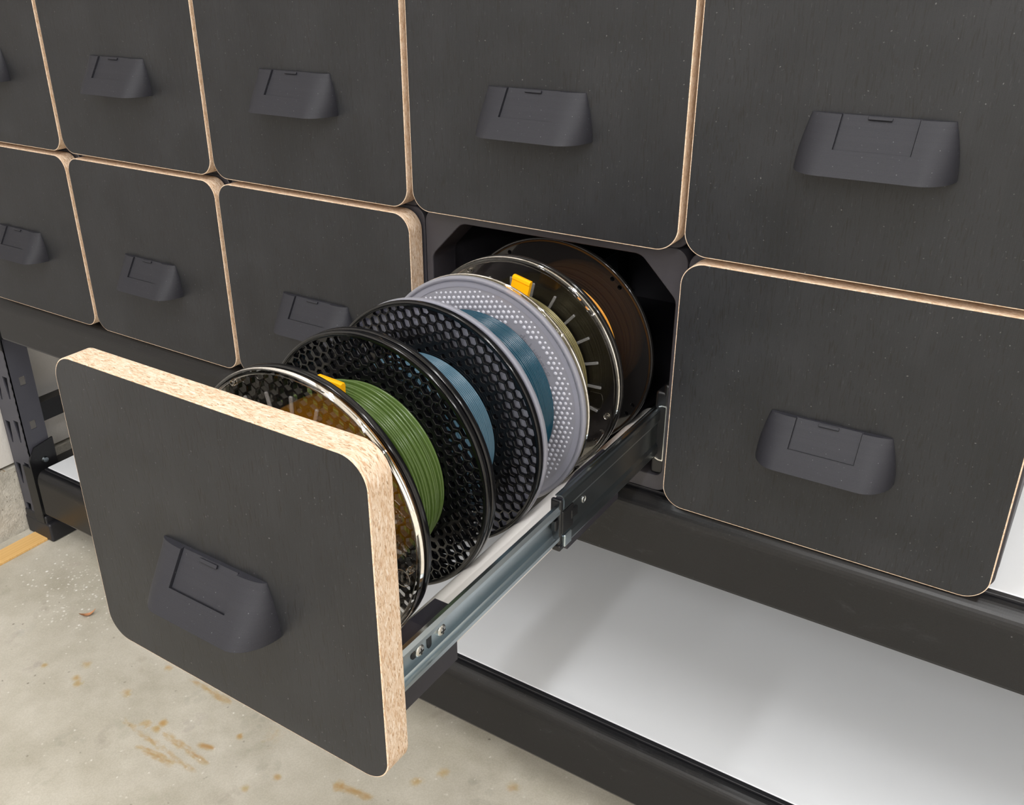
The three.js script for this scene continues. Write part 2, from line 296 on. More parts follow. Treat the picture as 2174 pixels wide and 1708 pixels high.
for (const [yt, yb] of LEVELS) {
  part('beam', uvBox(sheetX(beamSection(yt, yb, 1, 0), 0.0016, -0.905, RIGHT_END - 0.055)), M.rack, rack);
  part('beam', uvBox(sheetX(beamSection(yt, yb, -1, RACK_BACK - 0.008), 0.0016, -0.905, RIGHT_END - 0.055)), M.rack, rack);
  // end plates hooked onto the posts
  for (const [xa, s] of [[-0.9195, 1], [RIGHT_END - 0.041, -1]]) for (const back of [0, 1]) {
    const zf = back ? RACK_BACK - 0.008 : 0, k = back ? -1 : 1;
    const sh = new THREE.Shape([[0, 0], [0.044, 0], [0.046, 0.03], [0.046, yt - yb + 0.046], [0.012, yt - yb + 0.040], [0, yt - yb + 0.022]].map(p => new THREE.Vector2(...p)));
    const g = extrude(sh, 0.003); g.rotateY(Math.PI / 2 ); g.scale(1, 1, k); g.translate(xa + (s > 0 ? 0 : -0.003), yb - 0.004, zf + k * -0.0085);
    const pl = part('end_plate', uvBox(g), M.rack, rack);
    part('plate_flange', uvBox(rbox(Math.min(xa, xa - s * 0.022), Math.max(xa + 0.002, xa - s * 0.022), yb - 0.022, yt + 0.004, zf + k * (back ? -1 : 1) * 0 - (back ? -0.0085 : 0.0115), zf - (back ? -0.0115 : 0.0085), 0.0012)), M.rack, rack);
    for (const [dz, dy] of [[-0.034, yt + 0.010], [-0.030, yb + 0.014]]) {
      const r = new THREE.CylinderGeometry(0.0042, 0.0055, 0.004, 20); r.rotateZ(Math.PI / 2 * (s > 0 ? -1 : 1)); r.translate(xa + (s > 0 ? 0.0045 : -0.0045), dy, zf + k * dz); part('rivet', r, M.blackZinc, rack);
    }
  }
}
function post(x0, x1, zf, zb, inner) {   // angle post: front face with wedge slots, inner side face with square holes
  const top = 1.40, t = 0.002, face = new THREE.Shape([[x0, FLOOR + 0.006], [x1, FLOOR + 0.006], [x1, top], [x0, top]].map(p => new THREE.Vector2(...p)));
  const cols = inner > 0 ? [x0 + 0.006, x0 + 0.030] : [x1 - 0.006 - 0.013, x1 - 0.030 - 0.013];
  for (let y = -0.145; y > FLOOR + 0.05; y -= 0.0755) slots(y);
  for (let y = -0.145 + 0.0755; y < top - 0.08; y += 0.0755) slots(y);
  function slots(y) { cols.forEach((x, c) => { const yy = y - (c === (inner > 0 ? 0 : 0) ? 0.006 : 0); face.holes.push(new THREE.Path([[x, yy], [x + 0.013, yy], [x + 0.0085, yy - 0.038], [x + 0.0055, yy - 0.038]].map(p => new THREE.Vector2(...p)))); }); }
  const gl = [extrude(face, t, zf < zb ? zf : zf - t)];
  const side = new THREE.Shape([[0, FLOOR + 0.006], [Math.abs(zb - zf), FLOOR + 0.006], [Math.abs(zb - zf), top], [0, top]].map(p => new THREE.Vector2(...p)));
  for (let y = -0.148 - 0.0755 * 3; y < top - 0.08; y += 0.0755) side.holes.push(new THREE.Path([[0.014, y], [0.024, y], [0.024, y - 0.0145], [0.014, y - 0.0145]].map(p => new THREE.Vector2(...p))));
  const sg = extrude(side, t); sg.rotateY(zb < zf ? Math.PI / 2 : -Math.PI / 2); sg.translate(inner > 0 ? x1 - (zb < zf ? t : 0) : x0 + (zb < zf ? 0 : t), 0, zf);
  gl.push(sg, box(inner > 0 ? x0 : x1 - 0.002, inner > 0 ? x0 + 0.002 : x1, FLOOR + 0.006, top, Math.min(zf, zf + (zb - zf) * 0.9), Math.max(zf, zf + (zb - zf) * 0.9)));
  part('post', uvBox(merge(gl)), M.post, rack);
  part('foot', merge([rbox(Math.min(x0, x1) - 0.003, Math.max(x0, x1) + (inner > 0 ? 0.014 : 0.003), FLOOR, FLOOR + 0.034, Math.min(zf, zb) - 0.008, Math.max(zf, zb) + 0.003, 0.004), rbox(Math.min(x0, x1) - 0.001, Math.max(x0, x1) + 0.006, FLOOR + 0.03, FLOOR + 0.046, Math.min(zf, zb) - 0.004, Math.max(zf, zb) + 0.002, 0.003)]), M.foot, rack);
}
post(-0.972, -0.921, -0.012, -0.050, 1);
post(-0.972, -0.921, RACK_BACK + 0.002, RACK_BACK + 0.040, 1);
post(RIGHT_END - 0.041, RIGHT_END + 0.010, -0.012, -0.050, -1);
post(RIGHT_END - 0.041, RIGHT_END + 0.010, RACK_BACK + 0.002, RACK_BACK + 0.040, -1);
for (const [xa, xb] of [[-0.945, -0.924], [RIGHT_END - 0.038, RIGHT_END - 0.017]]) {
  part('side_brace', uvBox(box(xa, xb, -0.234, -0.202, RACK_BACK + 0.04, -0.05)), M.rack, rack);
  part('side_brace', uvBox(box(xa, xb, -0.345, -0.312, RACK_BACK + 0.04, -0.05)), M.rack, rack);
  part('side_brace', uvBox(box(xa, xb, -0.060, -0.028, RACK_BACK + 0.04, -0.05)), M.rack, rack);
}
for (const x of [0.31, -0.36]) part('centre_support', uvBox(rbox(x, x + 0.028, -0.046, -0.019, RACK_BACK + 0.012, -0.020, 0.003)), M.rack, rack);
[['white melamine shelf board under the black drawers', -0.003], ['bare white melamine shelf board at the bottom of the rack', -0.300]].forEach(([label, yt]) => {
  const t = thing('shelf_board', label, 'shelf board', [0, Y0 + yt, 0]);
  part('board', rbox(-0.902, RIGHT_END - 0.058, -0.012, 0, RACK_BACK + 0.0272, -0.027, 0.0012), M.melamine, t);
  part('edge_band', rbox(-0.902, RIGHT_END - 0.058, -0.012, -0.0003, -0.0269, -0.0212, 0.0008), M.edgeBand, t, 'black front edge strip');
});

// ------------------------------------------------------------------ drawer fronts
const PW = 0.25407, PH = 0.21822, PT = 0.0189, GX = 0.00497, GY = 0.00507, OPEN = 0.3728;
const panelCore = (() => {
  const b = 0.0004; const g = extrude(rounded(-PW / 2 + b, PW / 2 - b, b, PH - b, 0.0183), PT - 2 * b, -PT + b, { bevelEnabled: true, bevelSize: b, bevelThickness: b, bevelSegments: 2, curveSegments: 14 });
  const p = g.attributes.position, n = g.attributes.normal, uv = g.attributes.uv, hw = PW / 2, r = 0.0187, sx = PW - 2 * r, sy = PH - 2 * r, q = r * Math.PI / 2;
  for (let i = 0; i < p.count; i++) {   // grain of the bare edge runs round the outline
    if (Math.abs(n.getZ(i)) > 0.9) continue;
    const x = p.getX(i), y = p.getY(i), cx = Math.max(-hw + r, Math.min(hw - r, x)), cy = Math.max(r, Math.min(PH - r, y)), a = (s) => s * r; let s;
    if (y <= r + 1e-6 && Math.abs(x - cx) < 1e-6) s = cx + hw - r;
    else if (x > cx + 1e-6 && y < cy - 1e-6) s = sx + a(Math.atan2(x - cx, cy - y));
    else if (x > cx + 1e-6 && Math.abs(y - cy) < 1e-6) s = sx + q + cy - r;
    else if (x > cx + 1e-6) s = sx + q + sy + a(Math.atan2(y - cy, x - cx));
    else if (y > cy + 1e-6 && Math.abs(x - cx) < 1e-6) s = sx + 2 * q + sy + (hw - r - cx);
    else if (x < cx - 1e-6 && y > cy + 1e-6) s = 2 * sx + 2 * q + sy + a(Math.atan2(cx - x, y - cy));
    else if (x < cx - 1e-6 && Math.abs(y - cy) < 1e-6) s = 2 * sx + 3 * q + sy + (PH - r - cy);
    else s = 2 * sx + 3 * q + 2 * sy + a(Math.atan2(cy - y, cx - x));
    uv.setXY(i, s, p.getZ(i));
  }
  return g;
})();
function veneerFace(du, dv) {
  const g = extrude(rounded(-PW / 2 + 0.0008, PW / 2 - 0.0008, 0.0008, PH - 0.0008, 0.0178), 0.00035, -0.0002, { curveSegments: 14 }); const uv = g.attributes.uv;
  for (let i = 0; i < uv.count; i++) uv.setXY(i, uv.getX(i) + du, uv.getY(i) + dv); return g;
}
const veneerBack = extrude(rounded(-PW / 2 + 0.0008, PW / 2 - 0.0008, 0.0008, PH - 0.0008, 0.0178), 0.00035, -PT - 0.00015, { curveSegments: 14 });
const handleGeo = (() => {   // flared bin pull: shallow at the top, deep at the bottom, hollow underneath, with a label recess
  const YT = 0.1128, YB = 0.0765, rows = 16, cols = 40, shell = (inset) => {
    const pos = [], idx = [];
    for (let j = 0; j <= rows; j++) {
      const f = j / rows, y = (YT - inset) + (YB - 0.004 * (inset > 0 ? 1 : 0) - (YT - inset)) * f;
      const ff = (YT - y) / (YT - YB), w = 0.0445 + 0.0065 * Math.sin(Math.min(1, ff) * Math.PI / 2) - inset, d = 0.0048 + 0.0232 * ff - inset * 1.2 - 0.0012 * Math.max(0, ff - 0.8) * 5 * 0.4;
      for (let i = 0; i <= cols; i++) {   // half outline from one end on the panel, round the front, to the other end
        const q = Math.floor(cols * 0.45), rx = Math.min(0.0205, w * 0.45), side = i <= q ? -1 : i >= cols - q ? 1 : 0;
        if (side) { const a = (side < 0 ? i : cols - i) / q * Math.PI / 2; pos.push(side * (w - rx + rx * Math.cos(a)), y, Math.sin(a) * d); }
        else pos.push(-(w - rx) + 2 * (w - rx) * (i - q) / (cols - 2 * q), y, d);
      }
    }
    const n = cols + 1;
    for (let j = 0; j < rows; j++) for (let i = 0; i < cols; i++) { const a = j * n + i, b = a + 1, c = a + n, d = c + 1; idx.push(a, c, b, b, c, d); }
    for (let i = 1; i < cols; i++) { idx.push(0, i, i + 1); idx.push(rows * n, rows * n + i + 1, rows * n + i); }   // top and bottom caps
    for (let j = 0; j < rows; j++) { const a = j * n, b = a + cols, c = a + n, d = c + cols; idx.push(a, b, c, b, d, c); }   // against the panel
    const g = new THREE.BufferGeometry(); g.setAttribute('position', new THREE.Float32BufferAttribute(pos, 3)); g.setIndex(idx);
    g.computeVertexNormals(); g.setAttribute('uv', new THREE.Float32BufferAttribute(new Float32Array(pos.length / 3 * 2), 2)); return g;
  };
  const ev = new Evaluator(); ev.attributes = ['position', 'normal', 'uv']; ev.useGroups = false;
  const outer = new Brush(shell(0)), inner = new Brush(shell(0.0030)); inner.position.y = -0.0001; outer.updateMatrixWorld(); inner.updateMatrixWorld();
  let b = ev.evaluate(outer, inner, SUBTRACTION);
  const tilt = Math.atan2(0.0232, YT - YB), rec = new Brush(new THREE.BoxGeometry(0.0485, 0.0262, 0.0038));
  rec.rotation.x = -tilt; rec.position.set(0, 0.1034, 0.0048 + 0.0232 * (YT - 0.1034) / (YT - YB) + 0.0002); rec.updateMatrixWorld();
  b = ev.evaluate(b, rec, SUBTRACTION);
  for (const [w, h, x, y] of [[0.0485, 0.0007, 0, -0.01275], [0.0007, 0.0262, -0.0239, 0], [0.0007, 0.0262, 0.0239, 0]]) {   // groove that holds the label card round three sides
    const g = new THREE.BoxGeometry(w, h, 0.0038); g.translate(x, y, -0.0008); const cut = new Brush(g); cut.rotation.x = -tilt; cut.position.copy(rec.position); cut.updateMatrixWorld(); b = ev.evaluate(b, cut, SUBTRACTION);
  }
  let g = uvBox(b.geometry); const p = g.attributes.position;
  g.scale(1000, 1000, 1000); g = toCreasedNormals(g, 0.55); g.scale(0.001, 0.001, 0.001); return g;
})();
const labelTab = (() => { const g = new RoundedBoxGeometry(0.015, 0.0024, 0.0016, 2, 0.0004); g.rotateX(-Math.atan2(0.0232, 0.0363)); g.translate(0, 0.1116, 0.0046); return g; })();
function dress(o) {   // the parts every drawer front has
  const p = part('front_panel', panelCore, M.chip, o, 'chipboard panel with bare pale edges');
  part('veneer', veneerFace(rnd() * 0.27, rnd() * 0.27), M.veneer, p, 'black stained wood veneer');
  part('veneer', veneerBack, M.veneer, p, 'black stained wood veneer');
  const h = part('handle', creased(handleGeo), M.print, o, 'black plastic bin pull with label recess');
  part('label_tab', labelTab, M.print, h);
  return o;
}
function creased(g) { return g; }
const colX = (k) => (k - 3) * (PW + GX), rowY = (r) => r * (PH + GY);
const WHERE = {
  '0,0': 'lower row, third from the open one', '0,1': 'lower row, second from the open one', '0,2': 'lower row, between open one and post', '0,3': 'around the pulled-out drawer', '0,4': 'lower row, beside the bare shelf end',
  '1,0': 'upper row, fifth from the bare shelf end', '1,1': 'upper row, fourth from the bare shelf end', '1,2': 'upper row, third from the bare shelf end', '1,3': 'upper row, directly above the open one', '1,4': 'upper row, at the bare shelf end',
};
seed = 77;
const housingParts = (() => {   // printed black frame with cut corners, thin walls behind
  const s = rounded(-0.1291, 0.1291, -0.0029, 0.2203, 0.013);
  s.holes.push(roundPoly([[-0.1215, 0.012, 0.008], [0.1215, 0.012, 0.008], [0.1215, 0.177, 0.012], [0.0885, 0.2108, 0.014], [-0.0885, 0.2108, 0.014], [-0.1215, 0.177, 0.012]], THREE.Path));
  const frame = extrude(s, 0.036, -0.0575, { bevelEnabled: true, bevelSize: 0.0006, bevelThickness: 0.0006, bevelSegments: 1, bevelOffset: -0.0006, curveSegments: 8 });
  return {
    frame, wallL: box(-0.1291, -0.1262, -0.0029, 0.2203, -0.47, -0.0586), wallR: box(0.1262, 0.1291, -0.0029, 0.2203, -0.47, -0.0586),
    top: box(-0.1262, 0.1262, 0.2175, 0.2203, -0.47, -0.0586), bottom: box(-0.1262, 0.1262, -0.0029, 0.0, -0.47, -0.0586), back: box(-0.1291, 0.1291, -0.0029, 0.2203, -0.474, -0.4702),
    mount: merge([rbox(0.1095, 0.1222, 0.0118, 0.0925, -0.0572, -0.0235, 0.003), rbox(0.1165, 0.1222, 0.080, 0.100, -0.0572, -0.0235, 0.004)]),
  };
})();
for (const r of [0, 1]) for (let k = 0; k < 5; k++) {
  const h = thing('drawer_housing', 'black plastic drawer frame, ' + WHERE[r + ',' + k], 'drawer frame', [colX(k), Y0 + rowY(r), 0], 'drawer frames on the rack');
  part('front_frame', housingParts.frame, M.housing, h);
  part('side_wall', housingParts.wallL, M.housing, h); part('side_wall', housingParts.wallR, M.housing, h);
  part('top_wall', housingParts.top, M.housing, h); part('bottom_wall', housingParts.bottom, M.housing, h); part('back_wall', housingParts.back, M.housing, h);
  if (r === 0 && k === 3) {
    part('slide_mount', housingParts.mount, M.latch, h);
    const m2 = housingParts.mount.clone(); m2.scale(-1, 1, 1); m2.setIndex([...Array(m2.attributes.position.count).keys()].map(i => i - i % 3 + 2 - i % 3)); part('slide_mount', m2, M.latch, h);
    // fixed member of each slide, bright where the steel is cut
    for (const sx of [1, -1]) {
      const sh = thick([[0.1135, 0.0285], [0.1165, 0.0272], [0.1202, 0.0272], [0.1208, 0.029], [0.1208, 0.078], [0.1202, 0.0798], [0.1165, 0.0798], [0.1135, 0.0785]].map(([x, y]) => [x * sx, y]), 0.0012);
      part('fixed_rail', extrude(sh, 0.40, -0.424), M.blackZinc, h, 'dark steel slide rail');
      part('rail_end', extrude(sh, 0.0012, -0.0239), M.screw, h, 'bright cut end of the slide rail');
    }
    continue;
  }
  dress(thing('drawer', 'closed black drawer front, ' + WHERE[r + ',' + k], 'drawer', [colX(k) + rr(-0.0004, 0.0004), Y0 + rowY(r) + rr(-0.0003, 0.0003), 0], 'closed drawers'));
}

// ------------------------------------------------------------------ the pulled-out drawer
const ZP = OPEN - PT;    // back face of the open front
const drawer = dress(thing('open_drawer', 'pulled-out black drawer with chipboard edges holding a row of spools', 'drawer', [0, Y0, OPEN]));
{
  const L = (z) => z - OPEN;
  for (const s of [1, -1]) {
    const g = lathe([[0.0135, L(-0.075)], [0.0165, L(-0.075)], [0.0165, L(ZP - 0.001)], [0.0135, L(ZP - 0.001)], [0.0135, L(-0.075)]], 40); g.translate(s * 0.0893, 0.0318, 0); part('roller_pipe', g, M.pipe, drawer, 'white plastic pipe');
    const blocks = [[[0.272, 0.012], [0.272, 0.055], [0.300, 0.056], [0.3535, 0.048], [0.3535, 0.012]], [[0.032, 0.012], [0.032, 0.055], [0.080, 0.056], [0.121, 0.046], [0.121, 0.012]]];
    for (const b of blocks) part('pipe_clamp', uvBox(sweepX(b.map(([z, y]) => [L(z), y]), s > 0 ? 0.0885 : -0.1055, s > 0 ? 0.1055 : -0.0885)), M.bracket, drawer);
    const sec = [[0.1128, 0.0622], [0.1130, 0.0652], [0.1112, 0.0668], [0.1085, 0.0662], [0.1069, 0.0636], [0.1066, 0.0600], [0.1066, 0.0440], [0.1070, 0.0412], [0.1088, 0.0388], [0.1112, 0.0380], [0.1130, 0.0392], [0.1130, 0.0420]].map(([x, y]) => [x * s, y]);
    const rail = part('slide_rail', extrude(thick(sec, 0.0012), 0.43, L(-0.078)), M.zinc, drawer, 'zinc plated inner slide rail');
    for (const z of [0.316, 0.293]) {
      const c = new THREE.CylinderGeometry(0.0042, 0.0044, 0.0016, 24); c.rotateZ(-Math.PI / 2 * s); c.translate(s * 0.1080, 0.0522, L(z));
      const head = new THREE.SphereGeometry(0.0042, 20, 8, 0, Math.PI * 2, 0, Math.PI / 2); head.scale(1, 0.35, 1); head.rotateZ(-Math.PI / 2 * s); head.translate(s * 0.1088, 0.0522, L(z));
      part('screw', merge([c, head]), M.screw, rail);
      const k1 = box(Math.min(s * 0.1096, s * 0.1104), Math.max(s * 0.1096, s * 0.1104), 0.0518, 0.0526, L(z) - 0.0022, L(z) + 0.0022), k2 = box(Math.min(s * 0.1096, s * 0.1104), Math.max(s * 0.1096, s * 0.1104), 0.0500, 0.0544, L(z) - 0.0004, L(z) + 0.0004);
      part('screw_recess', merge([k1, k2]), M.latch, rail);
    }
    const slot = extrude(rounded(-0.0022, 0.0022, -0.0062, 0.0062, 0.0021), 0.0004); slot.rotateY(Math.PI / 2 * s); slot.translate(s * 0.1073, 0.0520, L(0.3045)); part('slot', slot, M.latch, rail, 'dark slotted hole');
    const slot2 = extrude(rounded(-0.0042, 0.0042, -0.0030, 0.0030, 0.0028), 0.0004); slot2.rotateY(Math.PI / 2 * s); slot2.translate(s * 0.1073, 0.0514, L(0.319)); part('slot', slot2, M.latch, rail, 'dark slotted hole');
  }
  part('front_bracket', merge([rbox(-0.1055, 0.1055, 0.010, 0.046, L(ZP - 0.0035), L(ZP), 0.001)]), M.bracket, drawer);
}
for (const s of [1, -1]) {   // middle members of the telescopic slides
  const t = thing('slide_middle_rail', s > 0 ? 'glossy black telescopic slide rail beside the white pipe, with plastic latch' : 'glossy black telescopic slide rail on the hidden side of the open drawer', 'slide rail', [0, Y0, 0]);
  const sec = [[0.1075, 0.0752], [0.1088, 0.0757], [0.1096, 0.0750], [0.1104, 0.0757], [0.1122, 0.0761], [0.1134, 0.0757], [0.1142, 0.0748], [0.1146, 0.0734], [0.1146, 0.0660], [0.1128, 0.0630], [0.1128, 0.0430], [0.1146, 0.0400], [0.1146, 0.0336], [0.1143, 0.0322], [0.1136, 0.0312], [0.1124, 0.0306], [0.1075, 0.0312]].map(([x, y]) => [x * s, y]);
  part('rail', extrude(thick(sec, 0.0011), 0.40, -0.2535), M.blackZinc, t);
  const lx = (a, b) => s > 0 ? [a, b] : [-b, -a];
  part('latch', merge([rbox(...lx(0.1050, 0.1140), 0.0335, 0.0735, 0.1455, 0.1495, 0.0015), rbox(...lx(0.1128, 0.1147), 0.043, 0.063, 0.130, 0.147, 0.001), rbox(...lx(0.1125, 0.1152), 0.050, 0.058, 0.124, 0.134, 0.001), rbox(...lx(0.108, 0.1150), 0.0300, 0.0350, 0.142, 0.151, 0.0012), rbox(...lx(0.1080, 0.1120), 0.048, 0.057, 0.148, 0.153, 0.001)]), M.latch, t, 'black plastic latch');
  const hook = rbox(...lx(0.1142, 0.1160), 0.0315, 0.0420, 0.1345, 0.1450, 0.0008); part('hook', hook, M.zinc, t, 'bent bright steel hook');
  const ring = new THREE.TorusGeometry(0.0026, 0.0004, 8, 24); ring.rotateY(Math.PI / 2); ring.translate(s * 0.1136, 0.0560, 0.112); part('hole_rim', ring, M.screw, t, 'bright rim of a small round hole');
}

// ------------------------------------------------------------------ spools of filament lying across the two pipes
const SPOOL_Y = Y0 + 0.0067, SR = 0.1;
const font = await new FontLoader().loadAsync('fonts/droid/droid_sans_regular.typeface.json');
const ring = (r0, r1, z0, z1, b = 0.0008, seg = 160) => lathe([[r0, z0], [r1 - b, z0], [r1 - b * 0.3, z0 + b * 0.3], [r1, z0 + b], [r1, z1 - b], [r1 - b * 0.3, z1 - b * 0.3], [r1 - b, z1], [r0, z1], [r0, z0]], seg);
const up = (g) => { const o = g.clone(); o.translate(0, SR, 0); return o; };
function windings({ z0, z1, R, core = 0.042, pitch = 0.0020, crown = 0.002, wob = 0.0002, cross = 0, loose = 0, s }) {
  // every strand of the outer layer a rounded ridge; loose adds uneven turns that wander across
  seed = s; const n = Math.max(3, Math.round((z1 - z0) / pitch)), p = (z1 - z0) / n, S = 150, K = 6, pos = [], idx = [];
  const lift = [], ph = [], am = []; let w = 0;
  for (let i = 0; i < n; i++) { w = w * 0.6 + (rnd() - 0.5) * 0.8; const f = (i + 0.5) / n * 2 - 1; lift.push(crown * (1 - f * f) + w * wob * 2 + (rnd() < loose ? -0.0016 : 0)); ph.push(rnd() * 6.28); am.push(rnd()); }
  const rowsOf = [];
  const addRow = (fn) => { const b = pos.length / 3; for (let k = 0; k <= S; k++) { const t = k / S * Math.PI * 2, [r, z] = fn(t); pos.push(Math.cos(t) * r, Math.sin(t) * r, z); } rowsOf.push(b); };
  addRow(() => [core, z0]); addRow(() => [R + lift[0] - p * 0.9, z0]);
  for (let i = 0; i < n; i++) for (let k = 0; k <= K; k++) {
    const a = k / K * Math.PI; addRow((t) => {
      const slide = cross * p * (Math.sin(t * 1 + ph[0]) + 0.5 * Math.sin(2 * t + ph[i % 7] * 0.2)), dr = wob * am[i] * Math.sin(2 * t + ph[i]);
      const e = Math.min(1, (i + 0.5) / 4, (n - i - 0.5) / 4);
      return [R + lift[i] + dr + Math.sin(a) * p * 0.80 - p * 0.78, z0 + (i + 0.5) * p - Math.cos(a) * p * 0.5 + slide * e];
    });
  }
  addRow(() => [R + lift[n - 1] - p * 0.9, z1]); addRow(() => [core, z1]);
  for (let j = 0; j + 1 < rowsOf.length; j++) for (let k = 0; k < S; k++) { const a = rowsOf[j] + k, b = a + 1, c = rowsOf[j + 1] + k, d = c + 1; idx.push(a, b, c, b, d, c); }
  const g = new THREE.BufferGeometry(); g.setAttribute('position', new THREE.Float32BufferAttribute(pos, 3)); g.setIndex(idx); g.computeVertexNormals();
  g.setAttribute('uv', new THREE.Float32BufferAttribute(new Float32Array(pos.length / 3 * 2), 2)); return g;
}
const hub = (z0, z1, r = 0.0405) => up(lathe([[0.0275, z0], [r, z0], [r, z1], [0.0275, z1], [0.0275, z0]], 72));
// --- black honeycomb flange: hexagonal holes on one lattice, large at the rim and dwindling inward
const honeycomb = (() => {
  const s = new THREE.Shape(); s.absarc(0, 0, 0.0972, 0, Math.PI * 2); const h = new THREE.Path(); h.absarc(0, 0, 0.027, 0, Math.PI * 2); s.holes.push(h);
  const p = 0.0084, a0 = 20.4 * Math.PI / 180, ax = [Math.cos(a0) * p, Math.sin(a0) * p], bx = [Math.cos(a0 + Math.PI / 3) * p, Math.sin(a0 + Math.PI / 3) * p], o = [-0.0162, 0.0886];
  for (let i = -26; i < 27; i++) for (let j = -26; j < 27; j++) {
    const x = o[0] + ax[0] * i + bx[0] * j, y = o[1] + ax[1] * i + bx[1] * j, r = Math.hypot(x, y); if (r < 0.0565 || r > 0.0975) continue;
    const f2f = Math.min(0.0072, 0.0022 + (r - 0.057) * 0.19), q = f2f / Math.sqrt(3), pts = [];
    for (let k = 0; k < 6; k++) { const t = a0 + Math.PI / 6 + k * Math.PI / 3; let u = x + Math.cos(t) * q, v = y + Math.sin(t) * q; const e = Math.hypot(u, v); if (e > 0.0962) { u *= 0.0962 / e; v *= 0.0962 / e; } pts.push(new THREE.Vector2(u, v)); }
    let area = 0; for (let k = 0; k < 6; k++) { const m = pts[k], n = pts[(k + 1) % 6]; area += m.x * n.y - n.x * m.y; }
    if (Math.abs(area) / 2 < 4e-6) continue;
    s.holes.push(new THREE.Path(pts));
  }
  return extrude(s, 0.0032, 0.0003, { curveSegments: 72, bevelEnabled: true, bevelSize: 0.0002, bevelThickness: 0.0003, bevelSegments: 1, bevelOffset: -0.0002 });
})();
function honeyFlange(o, z, rot) {
  const g = honeycomb.clone(); g.rotateZ(rot); g.translate(0, 0, z); const f = part('flange', up(g), M.blackAbs, o, 'glossy black honeycomb flange');
  part('rim', up(ring(0.0964, SR, z - 0.0006, z + 0.0044, 0.0012)), M.blackAbs, f);
  // small catch near the rim that holds the loose end
  const c = merge([box(0.0885, 0.0945, -0.0012, 0.0012, z + 0.0036, z + 0.0048), cyl(0.0013, z + 0.0036, z + 0.0052, 12).translate(0.0905, 0.0052, 0)]); c.rotateZ(rot - 0.18); part('end_catch', up(c), M.blackAbs, f);
}
// --- clear flange with radial ribs
const ribGeo = (() => { const g = new RoundedBoxGeometry(0.0135, 0.0024, 0.0020, 3, 0.0008); g.translate(0.0772, 0, 0); return g; })();
function clearFlange(o, z, face, rot, ribs = true) {
  const f = part('flange', up(ring(0.0275, 0.0958, z, z + 0.0020, 0.0003, 128)), M.clear, o, 'clear plastic flange');
  part('rim', up(lathe([[0.0958, z - 0.0008], [0.0984, z - 0.0012], [0.0996, z - 0.0004], [0.1, z + 0.0010], [0.0996, z + 0.0026], [0.0984, z + 0.0034], [0.0968, z + 0.0034], [0.0958, z + 0.0028], [0.0958, z - 0.0008]], 160)), M.clearRim, f, 'clear rounded rim');
  if (ribs) for (let k = 0; k < 24; k++) { const g = ribGeo.clone(); g.rotateZ(rot + k * Math.PI / 12); g.translate(0, 0, face > 0 ? z + 0.0026 : z - 0.0006); part('rib', up(g), M.rib, f); }
  return f;
}
function tubeRing(r, t, x, y, z, seg = 28) { const g = new THREE.TorusGeometry(r, t, 8, seg); g.translate(x, y, z); return g; }
const polar = (r, deg) => [r * Math.cos(deg * Math.PI / 180), r * Math.sin(deg * Math.PI / 180)];
function eyelet(o, r, deg, z) { const [x, y] = polar(r, deg); const g = lathe([[0.0011, z], [0.0022, z], [0.0022, z + 0.0032], [0.0011, z + 0.0032], [0.0011, z]], 20); g.translate(x, y, 0); part('eyelet', up(g), M.clearRim, o); }
function strokes(o, lines, t, z, name) {   // raised line work on a flange
  const gs = lines.map(l => new THREE.TubeGeometry(new THREE.CatmullRomCurve3(l.map(([x, y]) => V3(x, y, z)), false, 'catmullrom', 0.01), Math.max(4, l.length * 3), t, 5, false));
  part(name, up(merge(gs)), M.clearRim, o);
}
const LOC = (r, deg) => { const [cx, cy] = polar(r, deg); return (x, y) => [cx + x, cy + y]; };
const B = (b) => ZP - b;    // distance behind the open front, in metres
